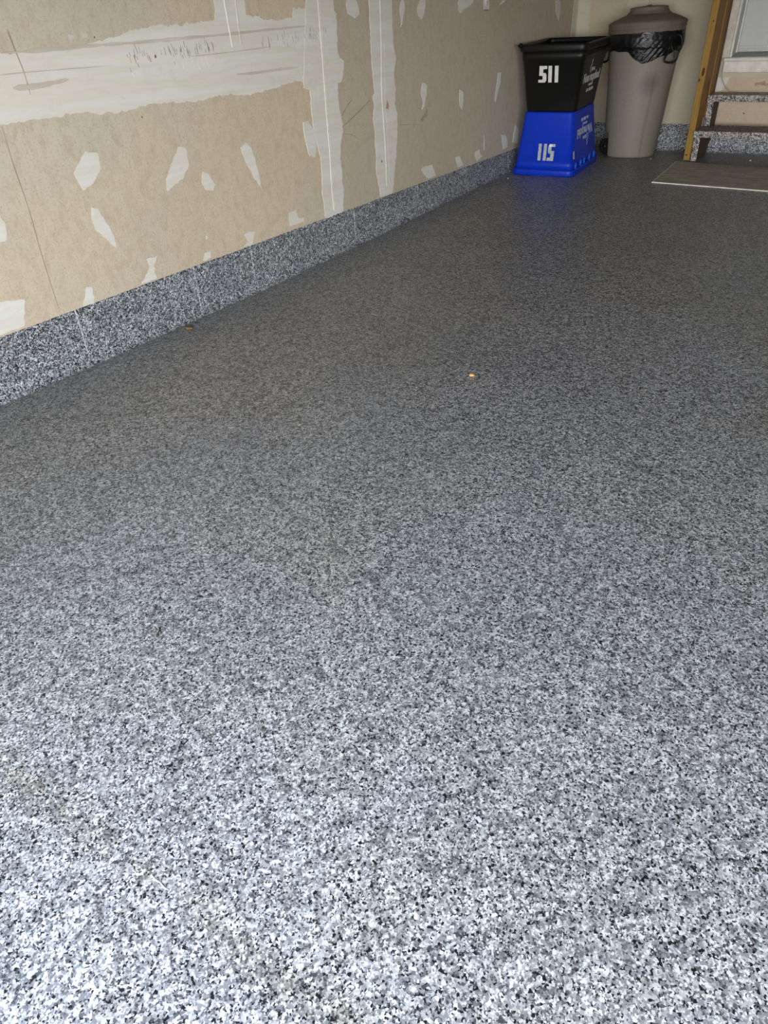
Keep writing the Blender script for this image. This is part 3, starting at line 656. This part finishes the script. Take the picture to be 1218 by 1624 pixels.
# blue box upside down on the floor
bx, by = 0.262, 5.155
slope = math.atan2(zf(5.44) - zf(4.86), .58)
tb = thing('recycling_box', 'blue plastic recycling box upside down on the floor, under the black one', 'box', (bx, by, zf(by) + .370 + .0015))
tb.rotation_euler = Matrix.Rotation(RB, 3, 'Z').to_4x4().to_euler() if False else (Matrix.Rotation(RB, 4, 'Z') @ Matrix.Rotation(slope, 4, 'X') @ Matrix.Rotation(PI, 4, 'Y')).to_euler()
make_box(M_blue, tb)
def front_frame(u, v, d): return Vector((u, -(side_d(v) / 2 + d), v))
digits(tb, M_sticker2, -.072, .18, .115, .098, front_frame)
poly3('torn_paper', [[(-.03 + .012 * math.cos(a), .185 + .008 * math.sin(a)) for a in [k * PI / 5 for k in range(10)]]], M_paper, tb, lambda u, v, d: front_frame(u - .012, v + .004, d + .0012))
side_text(tb, M_print2, -1, [('city_name_print', 'ttawa', .040, .165, .0004, .95, -.055), ('slogan_print', 'We recycle!', .074, .112, .0022, .92), ('website_print', 'ottawa.ca', .026, .085, .0004, 1.0), ('phone_print', '3-1-1 580-2400', .026, .055, .0004, 1.0)])
poly3('sticker', [[(-.255, .268), (-.232, .268), (-.232, .222), (-.255, .226)]], M_sticker, tb, lambda u, v, d: Vector((-(side_w(v) / 2 + .0005 + d), u * 1.0, v)))
# black box upright on it
zt = zf(by) + .370 + .0015
tk = thing('recycling_box', 'black plastic recycling box standing open on the upturned blue box', 'box', (bx + .004, by, zt + .001))
tk.rotation_euler = (Matrix.Rotation(RB + math.radians(1.5), 4, 'Z') @ Matrix.Rotation(slope, 4, 'X')).to_euler()
make_box(M_black, tk)
digits(tk, M_sticker, -.085, .165, .130, .090, front_frame)
side_text(tk, M_print, 1, [('city_name_print', 'ttawa', .040, .205, .0004, .95, -.055), ('slogan_print', 'Nous recyclons!', .068, .152, .0022, .88), ('website_print', 'ottawa.ca', .026, .124, .0004, 1.0), ('phone_print', '3-1-1 580-2400', .026, .093, .0004, 1.0)])

# ------------------------------------------------------------------ rubbish bin
t = thing('trash_can', 'round grey-beige wheeled rubbish bin with lid and black bag, in the back corner', 'bin', (.598, 5.757, -.001))
RT, RBt, HT = .237, .180, .735
TL = math.radians(-158)
def body_fn(a, r, z):
    d = (a - TL + PI) % (2 * PI) - PI
    if z < .15 and abs(d) < .42:                                       # wheel wells
        r -= .042 * min(1, max(0, (.15 - z) / .03)) * min(1, (.42 - abs(d)) / .06)
    d2 = (a - TL - 1.55 + PI) % (2 * PI) - PI
    if z < .15 and abs(d2) < .30: pass
    # shallow flat panel facing right
    d3 = (a - math.radians(-18) + PI) % (2 * PI) - PI
    lim = .62 - .10 * (z / .7)
    if abs(d3) < lim and .02 < z < .52: r -= .005 * min(1, (lim - abs(d3)) / .03)
    if z < .19: r -= .0012
    return r, z
prof = [(.02, 0.012), (.15, .010), (.165, 0.0), (.174, 0.0), (.180, .006)]
for k in range(1, 40):
    z = .006 + (.66 - .006) * k / 39; prof.append((.180 + (.228 - .180) * z / .66, z))
prof += [(.232, .665), (.236, .672), (.237, .735), (.232, .738), (.228, .735), (.226, .66), (.172, .02), (.02, .018)]
bm = revolve(bmesh.new(), prof, 128, body_fn)
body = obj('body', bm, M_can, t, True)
# bag pulled over the rim
TH = math.radians(-75)
def hem(a):
    d = (a - TH + PI) % (2 * PI) - PI
    base = .640 + .004 * math.sin(5 * a) + .003 * math.sin(13 * a)
    if -.42 < d <= 0: base -= .070 * (1 + d / .42) ** 1.0
    elif 0 < d < .95: base -= .070 * (1 - d / .95) ** .9
    return base
def bag_fn_factory():
    def fn(a, r, s):                                                   # s: 0 top .. 1 hem
        top = .750; lo = hem(a); z = top + (lo - top) * s
        d = (a - TH + PI) % (2 * PI) - PI
        f = max(0, 1 - abs(d - .25) / .8) * s
        rr_ = .2385 if z > .66 else .2305 + (z - .66) * .07
        rr_ += .006 + .010 * math.sin(PI * min(1, s)) * .6 + f * .010
        rr_ += .0035 * noise.noise(Vector((math.cos(a) * 9, math.sin(a) * 9, z * 14))) + .0016 * noise.noise(Vector((math.cos(a) * 30, math.sin(a) * 30, z * 40)))
        rr_ += f * .007 * math.sin((z * 150) - d * 42)
        return rr_, z
    return fn
bm = revolve(bmesh.new(), [(1, k / 26) for k in range(27)], 180, lambda a, r, s: bag_fn_factory()(a, r, s))
obj('bin_bag', bm, M_bag, t, True)
# lid
TILT = math.radians(-1.6)
lid = obj('lid', revolve(bmesh.new(), [(.02, .752), (.236, .752), (.240, .741), (.2455, .741), (.2485, .747), (.2475, .753), (.2445, .757), (.247, .761), (.2505, .765), (.2500, .772), (.2465, .776), (.2500, .782), (.2525, .790), (.249, .799), (.234, .808), (.206, .820), (.175, .831), (.150, .839), (.130, .844)], 96), M_lid, t, True)
def knob_fn(a, r, z):
    # two opposed finger scoops twisted into the cap
    if z < .872 and r > .06:
        r += .010 * math.cos(2 * a + (z - .83) * 22) * (1 - (z - .83) / .06)
    return r, z
kn = obj('lid_knob', revolve(bmesh.new(), [(.144, .839), (.132, .848), (.124, .858), (.118, .866), (.120, .870), (.121, .876), (.116, .880), (.09, .884), (.05, .886), (.018, .8865), (.016, .890), (.012, .892), (.001, .8925)], 72, knob_fn), M_lid, lid, True)
for o in (lid,): o.rotation_euler = (0, TILT, 0); o.location = (0.0 + math.sin(-TILT) * .75 * -1 * -1 * 0 + .02, 0, 0)
# twist handles
def handle(ang):
    e = Vector((math.cos(ang), math.sin(ang), 0)); s = Vector((-math.sin(ang), math.cos(ang), 0))
    P = [e * (.236 + o_) + s * w + Vector((0, 0, z)) for w, z, o_ in ((-.034, .715, .006), (.028, .722, .012), (.050, .712, .024), (.052, .665, .038), (.030, .625, .040), (.022, .588, .038), (-.010, .574, .036), (-.062, .580, .028), (-.068, .598, .022), (-.034, .640, .012), (-.026, .680, .008))]
    h_ = obj('handle', tube(bmesh.new(), smooth_path(P, 5, True), .0065, 8, True), M_rubber, t, True)
    P = [e * (.240 + o_) + s * w + Vector((0, 0, z)) for w, z, o_ in ((-.022, .70, .004), (-.014, .66, .012), (.004, .63, .022), (.008, .60, .026))]
    obj('handle_strut', tube(bmesh.new(), smooth_path(P, 4), .004, 6), M_rubber, h_, True)
handle(math.radians(-29)); handle(math.radians(-180))
# wheels
ax = Vector((math.cos(TL), math.sin(TL), 0)); 
for off, nm in ((-.0, 'near'), (.0, 'far')):
    pass
def wheel(x, y, rot):
    w = obj('wheel', revolve(bmesh.new(), [(.012, -.014), (.040, -.014), (.050, -.010), (.053, 0), (.050, .010), (.040, .014), (.032, .011), (.012, .013)], 32), M_rubber, t, True)
    w.location = (x, y, .054); w.rotation_euler = (PI / 2, 0, rot)
    h_ = obj('hub', revolve(bmesh.new(), [(.001, -.018), (.010, -.017), (.013, -.012), (.013, .016), (.001, .018)], 16), M_rubber, w, True)
wheel(-.166, -.048, math.radians(-22)); wheel(-.128, .170, math.radians(-12))
obj('axle', tube(bmesh.new(), [(-.166, -.048, .054), (-.128, .170, .054)], .006, 8), M_rubber, t, True)

# ------------------------------------------------------------------ small debris
def crumb(name, x, y, r, m, label, sq=(1, 1, .5), grp=None, seed=0):
    bm = bmesh.new(); bmesh.ops.create_icosphere(bm, subdivisions=2, radius=r)
    for v in bm.verts:
        v.co *= 1 + .35 * noise.noise(v.co * (1.2 / r) + Vector((seed, 0, 0)))
        v.co = Vector((v.co.x * sq[0], v.co.y * sq[1], v.co.z * sq[2]))
    lo_ = min(v.co.z for v in bm.verts)
    o = obj(name, bm, m, None, True, (x, y, zf(y) - lo_ + .0002)); tag(o, label, 'debris', grp); return o
crumb('seed', 1.246, 1.909, .0085, M_seed, 'tiny orange-yellow seed alone in the middle of the floor', (1.1, .8, .6), seed=1)
crumb('dry_leaf_bit', .062, 1.80, .017, M_brown, 'small brown dry leaf scrap on the floor by the left kerb', (1.3, .8, .3), seed=2)
crumb('paper_crumb', .745, 5.69, .006, M_crumb, 'white crumb on the floor just right of the rubbish bin', seed=3)
crumb('paper_crumb', .800, 5.60, .004, M_crumb, 'smaller white crumb on the floor between the rubbish bin and the post', seed=4)
crumb('paper_crumb', 1.43, 5.72, .006, M_crumb, 'white crumb on the dark floor beneath the lower step', seed=5)
crumb('paper_crumb', .095, 4.74, .005, M_crumb, 'white crumb on the floor in front of the blue box', seed=6)

# a pale scrape beside the dirt along the saw cut
bm = bmesh.new(); pts = [(1.598, .2235), (1.606, .2215), (1.616, .2225), (1.625, .2205), (1.634, .2215)]
rings(bm, [[(x, y - w, -.0879), (x, y - w * .6, -.0873), (x, y + w * .6, -.0873), (x, y + w, -.0879)] for (x, y), w in zip(pts, (.0006, .0016, .0010, .0014, .0004))], cap0=True, cap1=True)
obj('floor_scrape', bm, simple('scrape_chalk', (.46, .45, .41), .8), floor)

# knots on the narrow yellow face, each a shallow dark plug
post0 = [o for o in bpy.data.objects if o.name == 'stud'][0]
for x, z, rx, rz_ in ((-.013, .474, .007, .012), (.005, .79, .005, .006), (-.006, .035, .011, .005), (.002, .52, .010, .030)):
    bm = bmesh.new(); ang = [k * PI / 5 for k in range(10)]
    rings(bm, [[(x + rx * math.cos(a), .0008, z + rz_ * math.sin(a)) for a in ang], [(x + rx * .7 * math.cos(a), -.0009, z + rz_ * .7 * math.sin(a)) for a in ang]], cap1=True)
    obj('knot', bm, M_knot, post0)
slab('wall_stain', [[3.74, .425], [3.76, .44], [3.79, .45], [3.80, .47], [3.815, .46], [3.81, .435], [3.78, .43], [3.76, .415]], M_stain, wall_left, .0003, base=.0001, amp=.006, step=.006, seed=44)
